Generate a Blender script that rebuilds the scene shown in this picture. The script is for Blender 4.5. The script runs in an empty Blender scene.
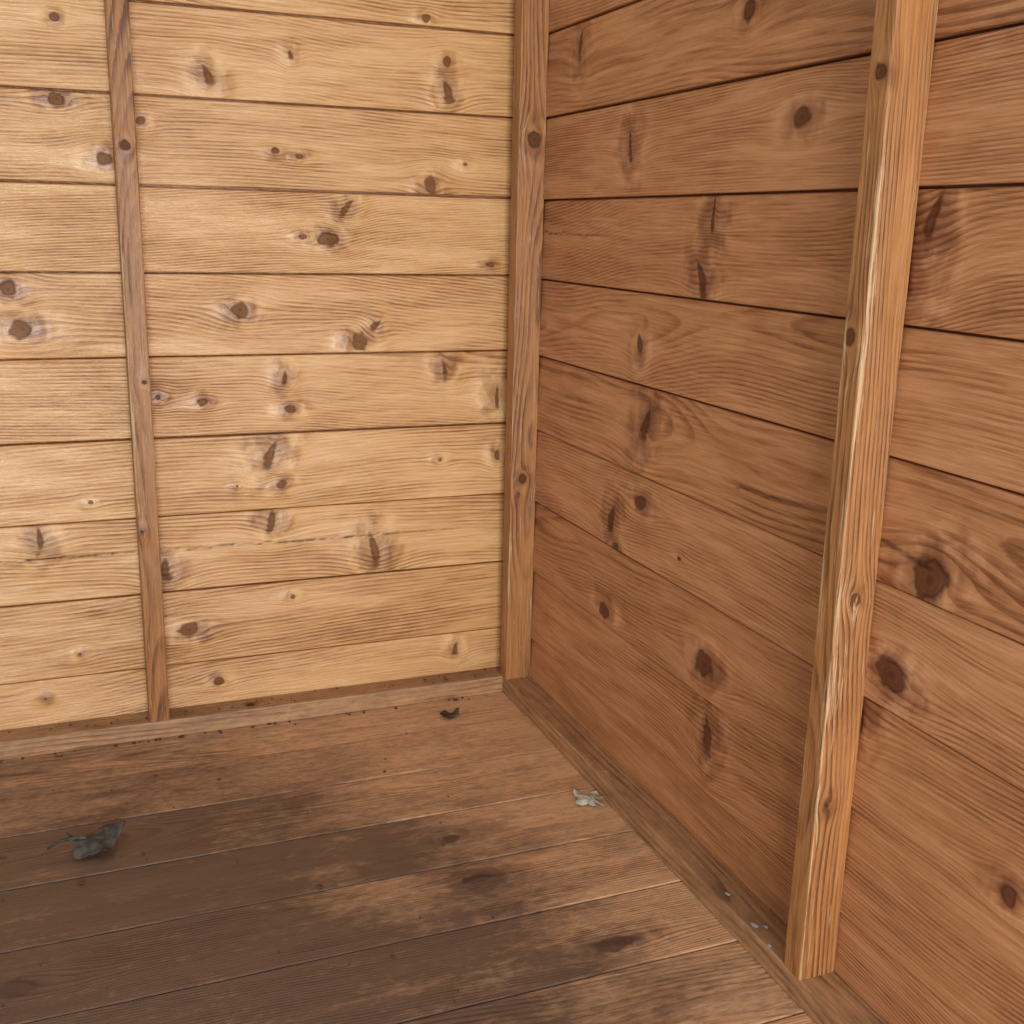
import bpy, math, numpy as np
from mathutils import Matrix, Vector
sc=bpy.context.scene
sc.view_settings.view_transform='Standard'
rng=np.random.default_rng(11)

# ------------------------------------------------------------ numpy noise
_lat=np.random.default_rng(5).random((256,256))
def vnoise(x,y,seed=0):
    x=np.asarray(x,float)+seed*17.31+1000; y=np.asarray(y,float)+seed*9.77+1000
    xi=np.floor(x).astype(int); yi=np.floor(y).astype(int); fx=x-xi; fy=y-yi
    fx=fx*fx*(3-2*fx); fy=fy*fy*(3-2*fy)
    a=_lat[xi%256,yi%256]; b=_lat[(xi+1)%256,yi%256]; c=_lat[xi%256,(yi+1)%256]; d=_lat[(xi+1)%256,(yi+1)%256]
    return (a*(1-fx)+b*fx)*(1-fy)+(c*(1-fx)+d*fx)*fy
def fbm(x,y,seed=0,o=3):
    s=0;a=.5;t=0
    for i in range(o):
        s=s+a*vnoise(x*2**i,y*2**i,seed+i*3);t+=a;a*=.5
    return s/t
def sst(a,b,x):
    t=np.clip((x-a)/(b-a),0,1); return t*t*(3-2*t)

# ------------------------------------------------------------ timber builder
ATT=("ring","kd","tint","stain","crack","halo","edge")
class Acc:
    def __init__(s): s.v=[];s.f=[];s.at={k:[] for k in ATT};s.gc=[];s.n=0
def timber(acc,O,L,V,N,ls,W,T,knots=(),cracks=(),bev=.0015,dv=.003,seed=0,tint=0.,stainf=None,tilt=0.,beam=False):
    """a sawn board: runs along L (samples ls), width W along V, thickness T below the N face"""
    O,L,V,N=[np.array(q,float) for q in (O,L,V,N)]
    top=np.linspace(bev,W-bev,max(3,int(round((W-2*bev)/dv))+1))
    sd=np.linspace(-T+bev,-bev,max(3,int(round(T/dv/1.2))+1))
    prof=[(0,n,n) for n in sd]+[(bev*.3,-bev*.3,-bev*.2)]+[(v,0,v) for v in top]+[(W-bev*.3,-bev*.3,W+bev*.2)]+[(W,n,W-n) for n in sd[::-1]]+[(W-bev,-T,W+T),(bev,-T,-T)]
    prof=np.array(prof); m=len(prof); ls=np.asarray(ls,float); k=len(ls)
    l=np.repeat(ls[:,None],m,1); v=np.repeat(prof[None,:,0],k,0); n=np.repeat(prof[None,:,1],k,0); a=np.repeat(prof[None,:,2],k,0)
    r=np.random.default_rng(seed+100)
    dn=(fbm(l*6,a*20,seed)-.5)*.0014+(fbm(l*28,a*40,seed+1)-.5)*.0007
    dn=dn+tilt*(.5-v/W)
    aa=a.copy(); ll=l
    kd=np.full(l.shape,8.0); halo=np.zeros(l.shape)
    for (kl,kv,ka,kb,ang) in knots:
        c,s=math.cos(math.radians(ang)),math.sin(math.radians(ang))
        dl=l-kl; dvv=a-kv
        spike=ka<.6*kb
        bend=(dvv/kb)**2*ka*.6*(1 if r.random()<.5 else -1) if spike else 0
        e1=(dl*c+dvv*s+bend)/ka; e2=(-dl*s+dvv*c)/kb
        jit=1+.6*(fbm(l*110,a*110,seed+int(abs(kl)*999)%50)-.5)*2*.6
        if spike: e1=e1*(1.1+.5*np.clip(e2,-1,1.2))
        dd=np.sqrt(e1*e1+e2*e2)*jit
        R=max(ka,.5*kb)
        if spike: dd=np.sqrt(dd*dd+.42)
        elif R<.0055: dd=dd+.38
        kd=np.minimum(kd,dd)
        w=np.exp(-(dl/(3.8*R))**2-(dvv/(2.4*min(kb,2.2*ka)))**2)
        side=.45 if spike else .9
        aa=aa-(aa-kv)*w*side+ (0.008 if spike else 0)*w
        off=r.uniform(-.5,.5)*kb
        hh=np.exp(-((dl*c+(dvv-off)*s)/(2.3*R+.006))**2-((-dl*s+(dvv-off)*c)/(1.7*kb+.003))**2)*min(1.,.3+R/.012)
        halo=np.maximum(halo,hh)
    mode=r.random()
    if mode<.4: v0=W*r.uniform(.2,.8); h0=.008
    else: v0=W*(-.5-r.random()) if r.random()<.5 else W*(1.5+r.random()); h0=.006
    cen=v0+(fbm(ll*1.4,ll*0,seed+2)-.5)*W*.8+r.uniform(-.08,.08)*ll
    h=h0+.06*fbm(ll*1.9+3,ll*0+seed,seed+9)
    ring=np.sqrt((aa-cen)**2+h*h)/r.uniform(.0030,.0060)
    ring=ring+2.0*(fbm(ll*2.6,aa*12,seed+5)-.5)+.3*(fbm(ll*12,aa*60,seed+6)-.5)
    ring=ring+.6*np.exp(-(kd/1.6)**2)
    cr=np.zeros(l.shape)
    for (l0,c0,l1,c1,wd) in cracks:
        d0=np.array([l1-l0,c1-c0]); t=np.clip(((l-l0)*d0[0]+(a-c0)*d0[1])/(d0@d0),0,1)
        wob2=(fbm(l*60,l*0,seed+8)-.5)*.006
        dist=np.hypot(l-l0-t*d0[0],a+wob2-c0-t*d0[1]); cr=np.maximum(cr,np.clip(1-dist/wd,0,1)*sst(0,.1,t)*sst(1,.8,t))
    P=O+l[...,None]*L+v[...,None]*V+(n+dn)[...,None]*N
    st=stainf(P) if stainf is not None else np.zeros(l.shape)
    st=np.broadcast_to(st,l.shape)
    ed=np.minimum(np.abs(a),np.abs(a-W)); edge=np.exp(-(ed/.0035))*(fbm(l*9,a*9,seed+3)*1.6-.3)
    if not beam: edge=edge*0
    base=acc.n
    acc.v.append(P.reshape(-1,3)); acc.n+=k*m
    A=acc.at
    A["ring"].append(ring.ravel()+r.random()*7);A["kd"].append(np.clip(kd,0,8).ravel());A["tint"].append(np.full(k*m,tint));A["stain"].append(st.ravel());A["crack"].append(cr.ravel());A["halo"].append(halo.ravel());A["edge"].append(np.clip(edge,0,1).ravel())
    acc.gc.append(np.stack([l.ravel(),aa.ravel(),np.full(k*m,seed*.731)],1))
    i,j=np.meshgrid(np.arange(k-1),np.arange(m),indexing='ij'); j2=(j+1)%m
    q=np.stack([i*m+j,(i+1)*m+j,(i+1)*m+j2,i*m+j2],-1).reshape(-1,4)
    flip=np.dot(np.cross(L,V),N)<0
    if flip: q=q[:,::-1]
    acc.f+= (q+base).tolist()
    c0=[base+x for x in range(m)]; c1=[base+(k-1)*m+x for x in range(m)]
    acc.f.append(c0 if not flip else c0[::-1]); acc.f.append(c1[::-1] if not flip else c1)
def finish(acc,name,mat):
    me=bpy.data.meshes.new(name); me.from_pydata(np.concatenate(acc.v),[],acc.f)
    for k,a in acc.at.items():
        at=me.attributes.new(k,'FLOAT','POINT'); at.data.foreach_set('value',np.concatenate(a).astype(np.float32))
    g=np.concatenate(acc.gc).astype(np.float32)
    at=me.attributes.new('gc','FLOAT_VECTOR','POINT'); at.data.foreach_set('vector',g.ravel())
    me.materials.append(mat); me.update()
    o=bpy.data.objects.new(name,me); bpy.context.collection.objects.link(o)
    return o

# ------------------------------------------------------------ materials
def lin(c): return tuple(((x/255)/12.92 if x/255<=.04045 else ((x/255+.055)/1.055)**2.4) for x in c)+(1,)
class NT:
    def __init__(s,name):
        s.m=bpy.data.materials.new(name);s.m.use_nodes=True;s.t=s.m.node_tree;s.b=s.t.nodes["Principled BSDF"]
    def n(s,ty,**k):
        x=s.t.nodes.new(ty)
        for a,b in k.items(): setattr(x,a,b)
        return x
    def put(s,sock,val):
        if isinstance(val,bpy.types.NodeSocket): s.t.links.new(val,sock)
        else: sock.default_value=val
    def math(s,op,a,b=0.,c=0.,clamp=False):
        x=s.n("ShaderNodeMath",operation=op,use_clamp=clamp); s.put(x.inputs[0],a);s.put(x.inputs[1],b);s.put(x.inputs[2],c);return x.outputs[0]
    def mr(s,v,a,b,c=0.,d=1.,it='SMOOTHSTEP'):
        x=s.n("ShaderNodeMapRange",interpolation_type=it);s.put(x.inputs[0],v)
        for i,q in enumerate((a,b,c,d)): x.inputs[i+1].default_value=q
        return x.outputs[0]
    def mix(s,f,a,b,bl='MIX'):
        x=s.n("ShaderNodeMix",data_type='RGBA',blend_type=bl);s.put(x.inputs[0],f);s.put(x.inputs[6],a);s.put(x.inputs[7],b);return x.outputs[2]
    def att(s,nm,o='Fac'):
        return s.n("ShaderNodeAttribute",attribute_name=nm).outputs[o]
    def vm(s,v,sc):
        x=s.n("ShaderNodeVectorMath",operation='MULTIPLY');s.put(x.inputs[0],v);x.inputs[1].default_value=sc;return x.outputs[0]
    def noise(s,v,scale=1.,detail=3.,rough=.55):
        x=s.n("ShaderNodeTexNoise");s.put(x.inputs["Vector"],v);x.inputs["Scale"].default_value=scale;x.inputs["Detail"].default_value=detail;x.inputs["Roughness"].default_value=rough;return x.outputs[0]
def wood(name,light,mid,dark,knot=(92,52,26),knotring=(52,30,18),stain=(70,50,38),rough=.38,ringamt=.55,halo=.6,fibre=1.5,blotch=.3,worn=0.,spec=.5,flame_sheen=.3,bump=.5,dust=0.):
    t=NT(name)
    gc=t.att("gc","Vector"); ring=t.att("ring"); kd=t.att("kd"); tint=t.att("tint"); st=t.att("stain"); ck=t.att("crack"); hl=t.att("halo")
    fn=t.noise(t.vm(gc,(11,330,1)),1,4,.74)
    bl=t.noise(t.vm(gc,(4,22,1)),1,4,.62)
    fl=t.noise(t.vm(gc,(38,42,1)),1,2,.5)
    ring=t.math('ADD',ring,t.math('MULTIPLY',fn,.5))
    fr=t.math('FRACT',ring)
    prof=t.math('MULTIPLY',t.mr(fr,.3,.88),t.mr(fr,.99,.90,0,1))
    late=t.math('MULTIPLY',prof,t.mr(bl,.36,.62,.15,1.))
    f1=t.math('ADD',t.math('MULTIPLY',late,ringamt),t.math('MULTIPLY',t.math('SUBTRACT',fn,.5),fibre))
    f1=t.math('ADD',f1,t.math('MULTIPLY',t.math('SUBTRACT',bl,.5),blotch*2))
    near=t.math('ADD',t.mr(hl,.02,.5),t.math('MULTIPLY',t.mr(bl,.5,.7),.35),clamp=True)
    f1=t.math('ADD',f1,t.math('MULTIPLY',t.math('MULTIPLY',t.math('SUBTRACT',fl,.55),near),flame_sheen*4))  # flame figure, plus the sheen of diving fibres painted into the colour
    f1=t.math('ADD',f1,t.math('ADD',tint,.25),clamp=True)
    cr=t.n("ShaderNodeValToRGB");t.put(cr.inputs[0],f1)
    e=cr.color_ramp.elements;e[0].position=0;e[0].color=lin(light);e[1].position=1;e[1].color=lin(dark);x=e.new(.45);x.color=lin(mid)
    col=cr.outputs[0]
    hb=t.math('MULTIPLY',t.mr(t.math('ADD',hl,t.math('MULTIPLY',t.math('SUBTRACT',fl,.5),1.0)),.2,.95),halo)
    hb=t.math('MULTIPLY',hb,t.math('ADD',t.math('MULTIPLY',late,.6),.7),clamp=True)
    col=t.mix(hb,col,lin(knot))
    kr=t.math('FRACT',t.math('MULTIPLY',t.math('ADD',kd,t.math('MULTIPLY',bl,.5)),3.6))
    kc=t.mix(t.math('MULTIPLY',kr,.5),lin(knot),lin(knotring))
    kc=t.mix(t.mr(t.math('ADD',kd,t.math('MULTIPLY',t.math('SUBTRACT',fl,.5),.9)),.70,.92,0,.85),kc,lin(knotring))
    kc=t.mix(t.mr(kd,.28,.08,0,.8),kc,lin(knotring))
    kn=t.math('ADD',kd,t.math('MULTIPLY',t.math('SUBTRACT',fn,.5),.8))
    kn=t.math('ADD',kn,t.math('MULTIPLY',t.math('SUBTRACT',fl,.5),.6))
    kmask=t.mr(kn,1.25,.80)
    col=t.mix(t.math('MULTIPLY',kmask,.88),col,kc)
    if worn>0:
        wn=t.math('ADD',fn,t.math('MULTIPLY',t.att("edge"),.30))
        wn=t.math('ADD',wn,t.math('MULTIPLY',t.math('SUBTRACT',bl,.5),.3))
        col=t.mix(t.mr(wn,.60,.70,0,worn),col,lin((226,190,144)))
    sn=t.noise(t.vm(gc,(9,34,1)),1,7,.75)
    sn2=t.noise(t.vm(gc,(60,150,1)),1,5,.7)
    sm=t.math('ADD',st,t.math('MULTIPLY',t.math('SUBTRACT',sn,.5),1.2))
    sm=t.math('ADD',sm,t.math('MULTIPLY',t.math('SUBTRACT',sn2,.5),.9))
    sm=t.math('MULTIPLY',t.mr(sm,.12,1.0,0,1,'LINEAR'),t.mr(st,0.,.12))
    scol=t.mix(t.math('MULTIPLY',t.math('ADD',late,t.math('SUBTRACT',fn,.5)),.6,clamp=True),lin(stain),lin((52,39,32)))
    if dust>0: col=t.mix(t.mr(sn2,.42,.75,0,dust),col,lin((158,138,120)))
    col=t.mix(t.math('MULTIPLY',sm,.92),col,scol)
    col=t.mix(t.math('MULTIPLY',ck,.9,clamp=True),col,lin((50,26,16)))
    t.put(t.b.inputs["Base Color"],col)
    rg=t.math('ADD',t.math('MULTIPLY',bl,.3),rough-.15)
    rg=t.math('ADD',rg,t.math('MULTIPLY',kmask,.15))
    t.put(t.b.inputs["Roughness"],rg)
    t.put(t.b.inputs["Specular IOR Level"],t.math('MULTIPLY',t.math('SUBTRACT',1.,t.math('MULTIPLY',kmask,.65)),spec))
    hgt=t.math('ADD',t.math('MULTIPLY',late,.5),t.math('MULTIPLY',fn,1.1))
    hgt=t.math('ADD',hgt,t.math('MULTIPLY',hl,1.0))
    hgt=t.math('ADD',hgt,t.math('MULTIPLY',fl,t.math('ADD',t.math('MULTIPLY',near,3.2),.6)))
    hgt=t.math('SUBTRACT',hgt,t.math('MULTIPLY',ck,1.5))
    b=t.n("ShaderNodeBump");b.inputs["Strength"].default_value=bump;b.inputs["Distance"].default_value=.0013;t.put(b.inputs["Height"],hgt)
    t.put(t.b.inputs["Normal"],b.outputs[0])
    return t.m
M_back=wood("varnished_pine_golden",(244,194,132),(217,160,98),(150,96,48),knot=(140,86,42),knotring=(72,42,22),rough=.34,halo=.72,spec=.75,flame_sheen=.5,ringamt=.5,blotch=.42,bump=.65)
M_right=wood("varnished_pine_red",(214,156,110),(184,124,80),(128,76,43),knot=(112,62,38),knotring=(56,32,24),rough=.36,ringamt=.45,blotch=.42,spec=.6,flame_sheen=.36,halo=.75,bump=.6)
M_stud=wood("stud_pine",(200,144,88),(172,116,66),(112,68,36),knot=(108,64,36),knotring=(54,32,20),rough=.42,ringamt=.65,worn=.7)
M_plate=wood("rail_pine",(212,166,120),(184,136,94),(126,84,56),rough=.5,worn=.5,stain=(88,66,50))
M_floor=wood("worn_floor_pine",(246,198,152),(226,174,128),(170,122,86),knot=(104,72,54),knotring=(62,44,36),stain=(110,86,72),rough=.50,ringamt=.5,spec=.4,dust=.5,fibre=1.3)

# ------------------------------------------------------------ shell
P=.115; FZ=.018
def seg(lo,hi,f0,f1,fine=.0028,coarse=.012):
    a=[]
    if lo<f0: a+=list(np.arange(lo,f0,coarse))
    a+=list(np.arange(max(lo,f0),min(hi,f1),fine))
    if hi>f1: a+=list(np.arange(f1,hi,coarse))
    a.append(hi); return a
KB="""-657 1006 6 5 0;-167 1044 6 5 0;-360 983 4 9 10;-132 948 8 19 12;-134 990 6 7 0;-471 949 7 18 20;-662 907 11 8 0;-608 835 10 10 0;-384 855 6 4 0;-350 850 6 4 0;-159 818 9 12 15;
-105 849 5 4 0;-561 886 6 6 0;-312 738 13 10 0;-348 741 6 4 0;-286 780 6 17 -35;-62 705 7 4 0;-726 614 15 12 0;-739 666 10 12 0;-440 638 12 11 0;-268 591 13 11 0;
-243 615 5 12 -50;-558 517 5 7 0;-497 508 7 6 0;-379 538 5 14 -10;-373 493 9 6 0;-133 546 5 19 8;-47 502 4 22 0;-404 427 8 30 -22;
-388 381 9 7 20;-454 382 4 4 0;-657 372 5 4 0;-140 405 5 5 0;-45 408 6 12 0;-726 323 5 21 0;-404 325 7 22 -8;-562 264 8 23 0;-246 264 9 30 6;-531 167 13 10 0;
-686 147 5 5 0;-376 203 5 5 0;-493 79 7 6 0;-737 84 5 5 0;-112 84 6 13 0;-1010 420 10 9 0;-900 640 9 9 0;-1100 760 12 10 0;-950 200 7 7 0;-1240 540 9 9 0;-1300 300 8 8 0"""
KR="""-575 981 9 10 0;-165 1002 7 24 10;-684 870 16 10 0;-326 865 5 27 -12;-530 780 4 26 0;-518 711 9 28 -30;-849 734 12 40 -15;-873 774 9 26 15;-379 621 8 18 -15;-403 523 11 32 20;-401 419 16 10 0;-324 379 11 28 12;-343 345 9 6 0;
-922 476 20 18 -35;-316 245 15 10 0;-580 267 20 15 0;-891 376 19 16 0;-595 181 11 30 -6;-854 316 6 22 0;-508 376 5 4 0;-1050 250 9 9 0;-1150 560 8 20 0;-1250 800 9 9 0"""
def parse(s): return [tuple(float(q)/(1000 if i<4 else 1) for i,q in enumerate(t.split())) for t in s.replace("\n","").split(";")]
KB=parse(KB);KR=parse(KR)
tb=[.05,.10,.0,-.04,.04,.06,-.02,.06,.0,-.05,0,0,0]
tr=[.05,.1,.14,.0,.08,.02,.10,.0,.08,.02,0,0,0]
X0=-1.45; Y0=-1.9; H=13*P
acc=Acc()
for k in range(13):
    z=k*P; kn=[(x-X0,zz-z,a,b,an) for x,zz,a,b,an in KB if z<=zz<z+P]
    cr=[(.05,.066,1.43,.060,.0016)] if k==2 else []
    timber(acc,(X0,rng.uniform(-.0006,.0008),z+.0012+rng.uniform(-.0005,.0005)),(1,0,0),(0,0,1),(0,-1,0),seg(0,-X0,.58,-X0),P-.0028,.012,kn,cr,seed=k+1,tint=tb[k],tilt=.0044,dv=.0028,bev=.0017)
timber(acc,(X0,.013,0),(1,0,0),(0,0,1),(0,-1,0),[0,-X0+.02],H,.008,seed=20,tint=.6,dv=.05)  # unseen backing added behind the boards to stop light through the gaps
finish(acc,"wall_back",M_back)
acc=Acc()
for k in range(13):
    z=k*P-.003; kn=[(-y,zz-z,a,b,-an) for y,zz,a,b,an in KR if z<=zz<z+P]
    cr=[(.61,.490-z,.77,.499-z,.0024),(.85,.494-z,.93,.485-z,.003)] if k==4 else []
    if k==6: cr=[(.02,.755-z,.30,.752-z,.0018)]
    timber(acc,(rng.uniform(-.0006,.0008),0,z+.0012+rng.uniform(-.0005,.0005)),(0,-1,0),(0,0,1),(-1,0,0),seg(0,-Y0,0,1.15),P-.0025,.012,kn,cr,seed=k+31,tint=tr[k],tilt=.0038,dv=.0028,bev=.0016)
timber(acc,(.013,0,0),(0,-1,0),(0,0,1),(-1,0,0),[0,-Y0],H,.008,seed=50,tint=.6,dv=.05)  # added backing, out of sight, blocks light leaking between the boards
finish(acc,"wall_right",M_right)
KF=parse("-266 -541 17 9 0;-169 -706 28 11 0;-269 -446 12 8 0;-765 -569 22 14 0")
FW=.121
ROW=[(.3,-.5),(.38,-.5),(.55,-.42),(.85,-.34),(.92,-.28),(.85,-.24),(.85,-.2),(.85,-.14),(.7,-.2),(.6,-.3)]
def mkstain(k):
    D,E=ROW[min(k,len(ROW)-1)]
    def f(Pt):
        x=Pt[...,0];y=Pt[...,1]
        ww=(fbm(x*9,y*12,k+3,4)-.5)*.5
        s=D*sst(E+.24,E-.26,x+ww)
        s=s+.25*np.exp(-(((x+.62)/.30)**2+((y+.42)/.18)**2))
        s=s*(.65+.7*fbm(x*8,y*10,3,5))+.04+.30*fbm(x*5,y*14,8,4)*sst(-.03,-.2,x)
        return np.clip(s,0,1.1)
    return f
acc=Acc()
for k in range(17):
    y=.100-k*FW
    kn=[(x-X0,y-yy,a,b,an) for x,yy,a,b,an in KF if y-FW<yy<=y]
    timber(acc,(X0,y-.0009,FZ+rng.uniform(-.0003,.0004)),(1,0,0),(0,-1,0),(0,0,1),seg(0,-X0,.55,-X0),FW-.0020,.014,kn,seed=k+61,tint=[.1,.05,.02,.08,.1,.06,.03,.0,.05][k%9],stainf=mkstain(k))
timber(acc,(X0,.1,FZ-.015),(1,0,0),(0,-1,0),(0,0,1),[0,-X0],-Y0+.05,.008,seed=90,tint=.6,dv=.05)  # unseen sheet added under the floorboards, keeps light out of their gaps
finish(acc,"floor",M_floor)

# ------------------------------------------------------------ framing, 28 x 43 mm
def single(name,mat,*a,**k):
    acc=Acc(); timber(acc,*a,beam=True,**k); return finish(acc,name,mat)
def railst(p): return .12+.55*fbm(p[...,0]*14+p[...,1]*14,p[...,2]*30,6,4)
single("baseboard_right",M_plate,(0-.043,0,FZ),(0,-1,0),(0,0,1),(-1,0,0),seg(0,-Y0,0,1.2),.028,.043,
   [],bev=.0022,seed=91,tint=.1,stainf=lambda p:railst(p)*.8)
single("baseboard_back",M_plate,(X0,-.043,FZ),(1,0,0),(0,0,1),(0,-1,0),seg(0,-X0-.0435,.55,1.42),.028,.043,
   [(1.0,.045,.007,.006,0)],bev=.0025,seed=94,tint=-.1,stainf=railst)
ZT=FZ+.028
lz=seg(0,H-ZT,0,1.15)
single("wall_stud",M_stud,(-.5975,-.043,ZT),(0,0,1),(1,0,0),(0,-1,0),lz,.028,.043,[(.806,.014,.006,.007,0),(.50,.020,.004,.005,0),(.29,.006,.004,.004,0)],bev=.002,seed=71,tint=.18)
single("wall_stud",M_stud,(0,-.058,ZT),(0,0,1),(-1,0,0),(0,-1,0),lz,.043,.028,[(.84,.018,.011,.011,0),(.335,.024,.008,.007,0),(.31,.030,.004,.004,0)],bev=.002,seed=72,tint=.08)
single("wall_stud",M_stud,(-.043,-.8575,ZT),(0,0,1),(0,1,0),(-1,0,0),lz,.027,.043,[(.845,.011,.006,.006,0),(.63,.018,.008,.006,0),(.395,-.02,.006,.006,0),(.19,-.012,.005,.005,0)],bev=.002,seed=73,tint=.14)

# ------------------------------------------------------------ leaves
def leafmat(name,c1,c2,rough=.7):
    t=NT(name); tc=t.n("ShaderNodeTexCoord").outputs["Object"]
    n=t.noise(tc,90,5,.6); n2=t.noise(tc,25,3,.6)
    col=t.mix(t.mr(n,.35,.65),lin(c1),lin(c2)); col=t.mix(t.mr(n2,.5,.7,0,.4),col,lin((60,50,40)))
    t.put(t.b.inputs["Base Color"],col); t.b.inputs["Roughness"].default_value=rough
    b=t.n("ShaderNodeBump");b.inputs["Distance"].default_value=.0008;t.put(b.inputs["Height"],n);t.put(t.b.inputs["Normal"],b.outputs[0]); return t.m
def leaf(name,loc,size,rotz,mat,curl,crumple,lobes=5,seed=1,squash=1.0,stem=.5,deep=.3,fold=0.):
    nr,na=14,80; V=[];F=[]
    for i in range(nr+1):
        for j in range(na):
            t=j/na*2*math.pi
            lob=(1-deep)+deep*abs(math.cos(t*lobes/2))**1.3
            lob*=1-.4*math.exp(-((t-math.pi)/.3)**2)
            lob*=.82+.18*math.cos(t)
            R=size*.5*lob*(i/nr)
            x=R*math.cos(t); y=R*math.sin(t)*squash
            q=R/(size*.5)
            z=curl*size*q*q*(.3+.7*math.sin(1.0*t+seed)**2)+crumple*size*(float(vnoise(x/size*5,y/size*5,seed))-.5)*q*1.3
            z+=.02*size*math.cos(t*lobes)*q + fold*size*(.25-abs(y/size))*1.2
            V.append((x*(1-.25*curl*q),y*(1-.35*curl*q),z))
    for i in range(nr):
        for j in range(na):
            F.append((i*na+j,(i+1)*na+j,(i+1)*na+(j+1)%na,i*na+(j+1)%na))
    ns=10; base=len(V)
    for s in range(ns+1):
        u=s/ns; cx=-size*(.05+stem*u); cy=size*.12*math.sin(u*2.2); cz=.001+size*.03*math.sin(u*3)+fold*size*.28*(1-u)
        for k in range(6):
            a=k/6*2*math.pi; rr=size*.018*(1.1-.4*u); V.append((cx,cy+rr*math.cos(a),cz+rr*math.sin(a)))
    for s in range(ns):
        for k in range(6):
            F.append((base+s*6+k,base+s*6+(k+1)%6,base+(s+1)*6+(k+1)%6,base+(s+1)*6+k))
    V=np.array(V); c,s=math.cos(rotz),math.sin(rotz)
    V=np.stack([V[:,0]*c-V[:,1]*s,V[:,0]*s+V[:,1]*c,V[:,2]],1); V[:,2]-=V[:,2].min()
    me=bpy.data.meshes.new(name);me.from_pydata(V.tolist(),[],F);me.materials.append(mat)
    for p in me.polygons:p.use_smooth=True
    o=bpy.data.objects.new(name,me);bpy.context.collection.objects.link(o);o.location=(loc[0],loc[1],FZ+.0013)
    md=o.modifiers.new("s","SOLIDIFY");md.thickness=.0006
    return o
leaf("dead_leaf",(-.688,-.330),.086,.25,leafmat("grey_brown_dead_leaf",(58,54,47),(96,90,78)),.04,.34,lobes=5,seed=12,squash=.85,deep=.28,stem=.5,fold=.22)
leaf("dead_leaf",(-.062,-.420),.054,2.1,leafmat("pale_dead_leaf",(214,214,190),(166,168,144)),.05,.16,lobes=5,seed=7,deep=.36,stem=.4,fold=.10)
leaf("dead_leaf",(-.160,-.106),.042,.2,leafmat("brown_dead_leaf",(52,42,34),(84,70,56)),.05,.25,lobes=3,seed=9,squash=.7,stem=.2,fold=.1)
V=[];F=[]
cr=[(-.445,-.499,.003,FZ),(-.60,-.16,.002,FZ),(-.52,-.2,.002,FZ),(-.30,-.25,.002,FZ),(-.40,-.65,.002,FZ),(-.70,-.40,.003,FZ),(-.63,-.36,.002,FZ)]
for i in range(40): cr.append((rng.uniform(-.85,-.07),rng.uniform(-.85,-.06),rng.uniform(.0006,.0013),FZ))
for i in range(60): cr.append((rng.uniform(-.95,-.05),-.0445-abs(rng.normal(0,.005)),rng.uniform(.0006,.0022),FZ))
for i in range(50): cr.append((rng.uniform(-.95,-.05),rng.uniform(-.040,-.006),rng.uniform(.0005,.0016),ZT+.0003))
for x,y,s,zb in cr:
    if zb>FZ and -.60<x<-.565: continue
    b=len(V); a0=rng.random()*6
    for dz,rr in ((0,.8),(.35,1.),(.8,.55)):
        for k in range(6):
            a=a0+k*math.pi/3; q=s*rr*rng.uniform(.6,1.25); V.append((x+q*math.cos(a)*1.5,y+q*math.sin(a),zb+.0005+s*dz))
    for l in range(2):
        for k in range(6): F.append((b+l*6+k,b+l*6+(k+1)%6,b+(l+1)*6+(k+1)%6,b+(l+1)*6+k))
    F.append([b+12+k for k in range(6)])
me=bpy.data.meshes.new("soil_crumbs");me.from_pydata(V,[],F)
t=NT("dry_soil");t.b.inputs["Roughness"].default_value=.9
t.put(t.b.inputs["Base Color"],t.mix(t.noise(t.n("ShaderNodeTexCoord").outputs["Object"],60,3),lin((50,38,30)),lin((100,80,60))));me.materials.append(t.m)
o=bpy.data.objects.new("soil_crumbs",me);bpy.context.collection.objects.link(o)
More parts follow.
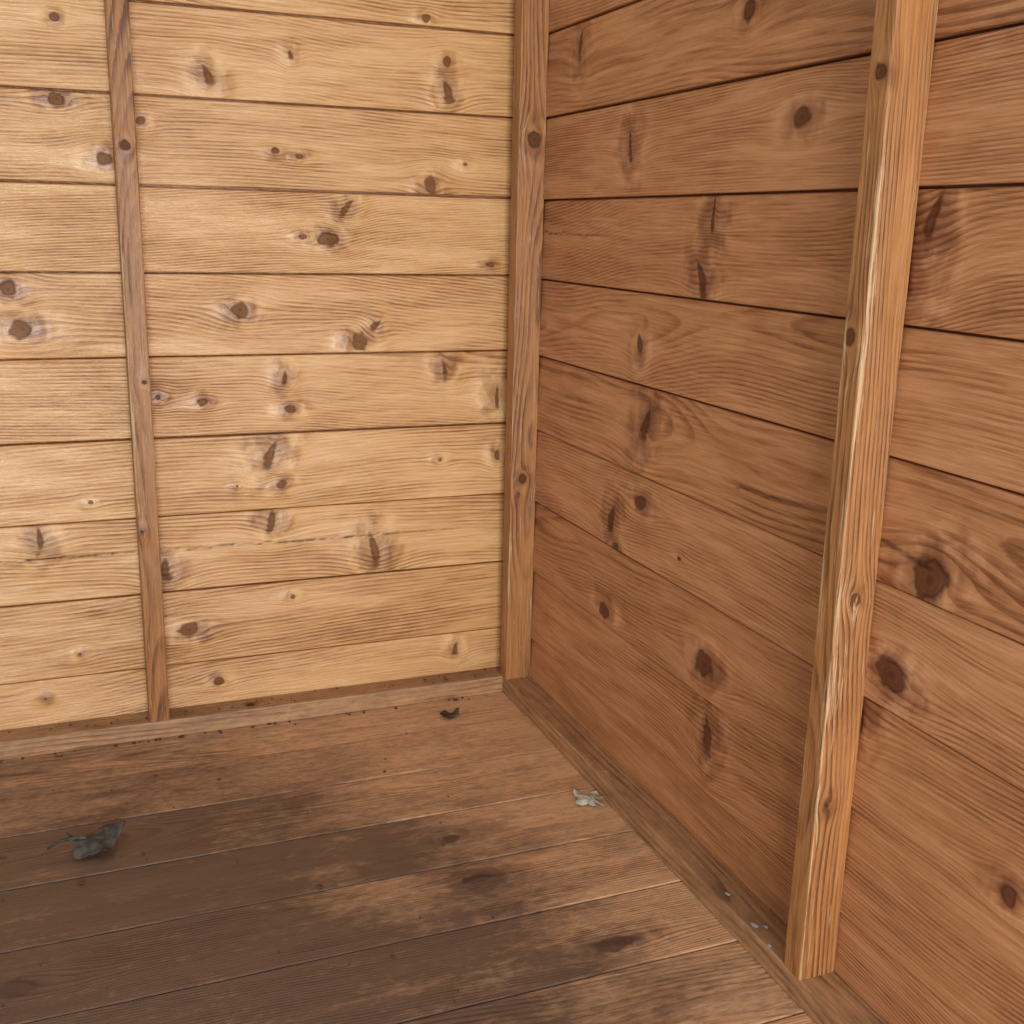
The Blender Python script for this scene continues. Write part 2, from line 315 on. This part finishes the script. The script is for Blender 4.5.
# splashes of dried white paint on the right-hand rail
V=[];F=[]
for y,x,s in ((-.705,-.030,.0035),(-.765,-.034,.0045),(-.772,-.024,.003),(-.80,-.039,.003),(-.40,-.03,.0018)):
    b=len(V)
    for dz,rr in ((0,1.),(.0004,.8)):
        for k in range(10):
            a=k/10*2*math.pi; q=s*rr*rng.uniform(.7,1.2) if dz==0 else s*.6; V.append((x+q*.7*math.cos(a),y+q*1.2*math.sin(a),ZT+.0006+dz))
    for k in range(10): F.append((b+k,b+(k+1)%10,b+10+(k+1)%10,b+10+k))
    F.append([b+10+k for k in range(10)])
me=bpy.data.meshes.new("paint_splashes");me.from_pydata(V,[],F)
t=NT("dried_white_paint");t.put(t.b.inputs["Base Color"],t.mix(t.noise(t.n("ShaderNodeTexCoord").outputs["Object"],200,3),lin((205,210,215)),lin((150,152,155))));me.materials.append(t.m)
o=bpy.data.objects.new("paint_splashes",me);bpy.context.collection.objects.link(o)

# ------------------------------------------------------------ light
w=bpy.data.worlds.new("overcast");sc.world=w;w.use_nodes=True
w.node_tree.nodes["Background"].inputs[0].default_value=(.92,.97,1,1);w.node_tree.nodes["Background"].inputs[1].default_value=.45
def area(name,loc,tgt,sx,sy,e,col=(1,1,1)):
    l=bpy.data.lights.new(name,'AREA');l.shape='RECTANGLE';l.size=sx;l.size_y=sy;l.energy=e;l.color=col
    o=bpy.data.objects.new(name,l);bpy.context.collection.objects.link(o);o.location=loc
    o.rotation_euler=(Vector(tgt)-Vector(loc)).to_track_quat('-Z','Y').to_euler();return o
area("doorway_daylight",(-.72,-2.9,.5),(-.45,0,.42),1.0,1.3,46,(.98,.99,1))

# ------------------------------------------------------------ camera
R=np.array([[0.92987,-0.36719,0.02287],[0.07009,.23785,.96877],[-.36116,-.89922,.24691]])
U,S,W_=np.linalg.svd(R);R=U@W_
cd=bpy.data.cameras.new("camera");cd.lens=1116.9/1024*36;cd.sensor_width=36;cd.clip_start=.01
co=bpy.data.objects.new("camera",cd);bpy.context.collection.objects.link(co)
m=Matrix(R.T.tolist()).to_4x4();m.translation=(-.6737,-1.6362,.7615);co.matrix_world=m
sc.camera=co
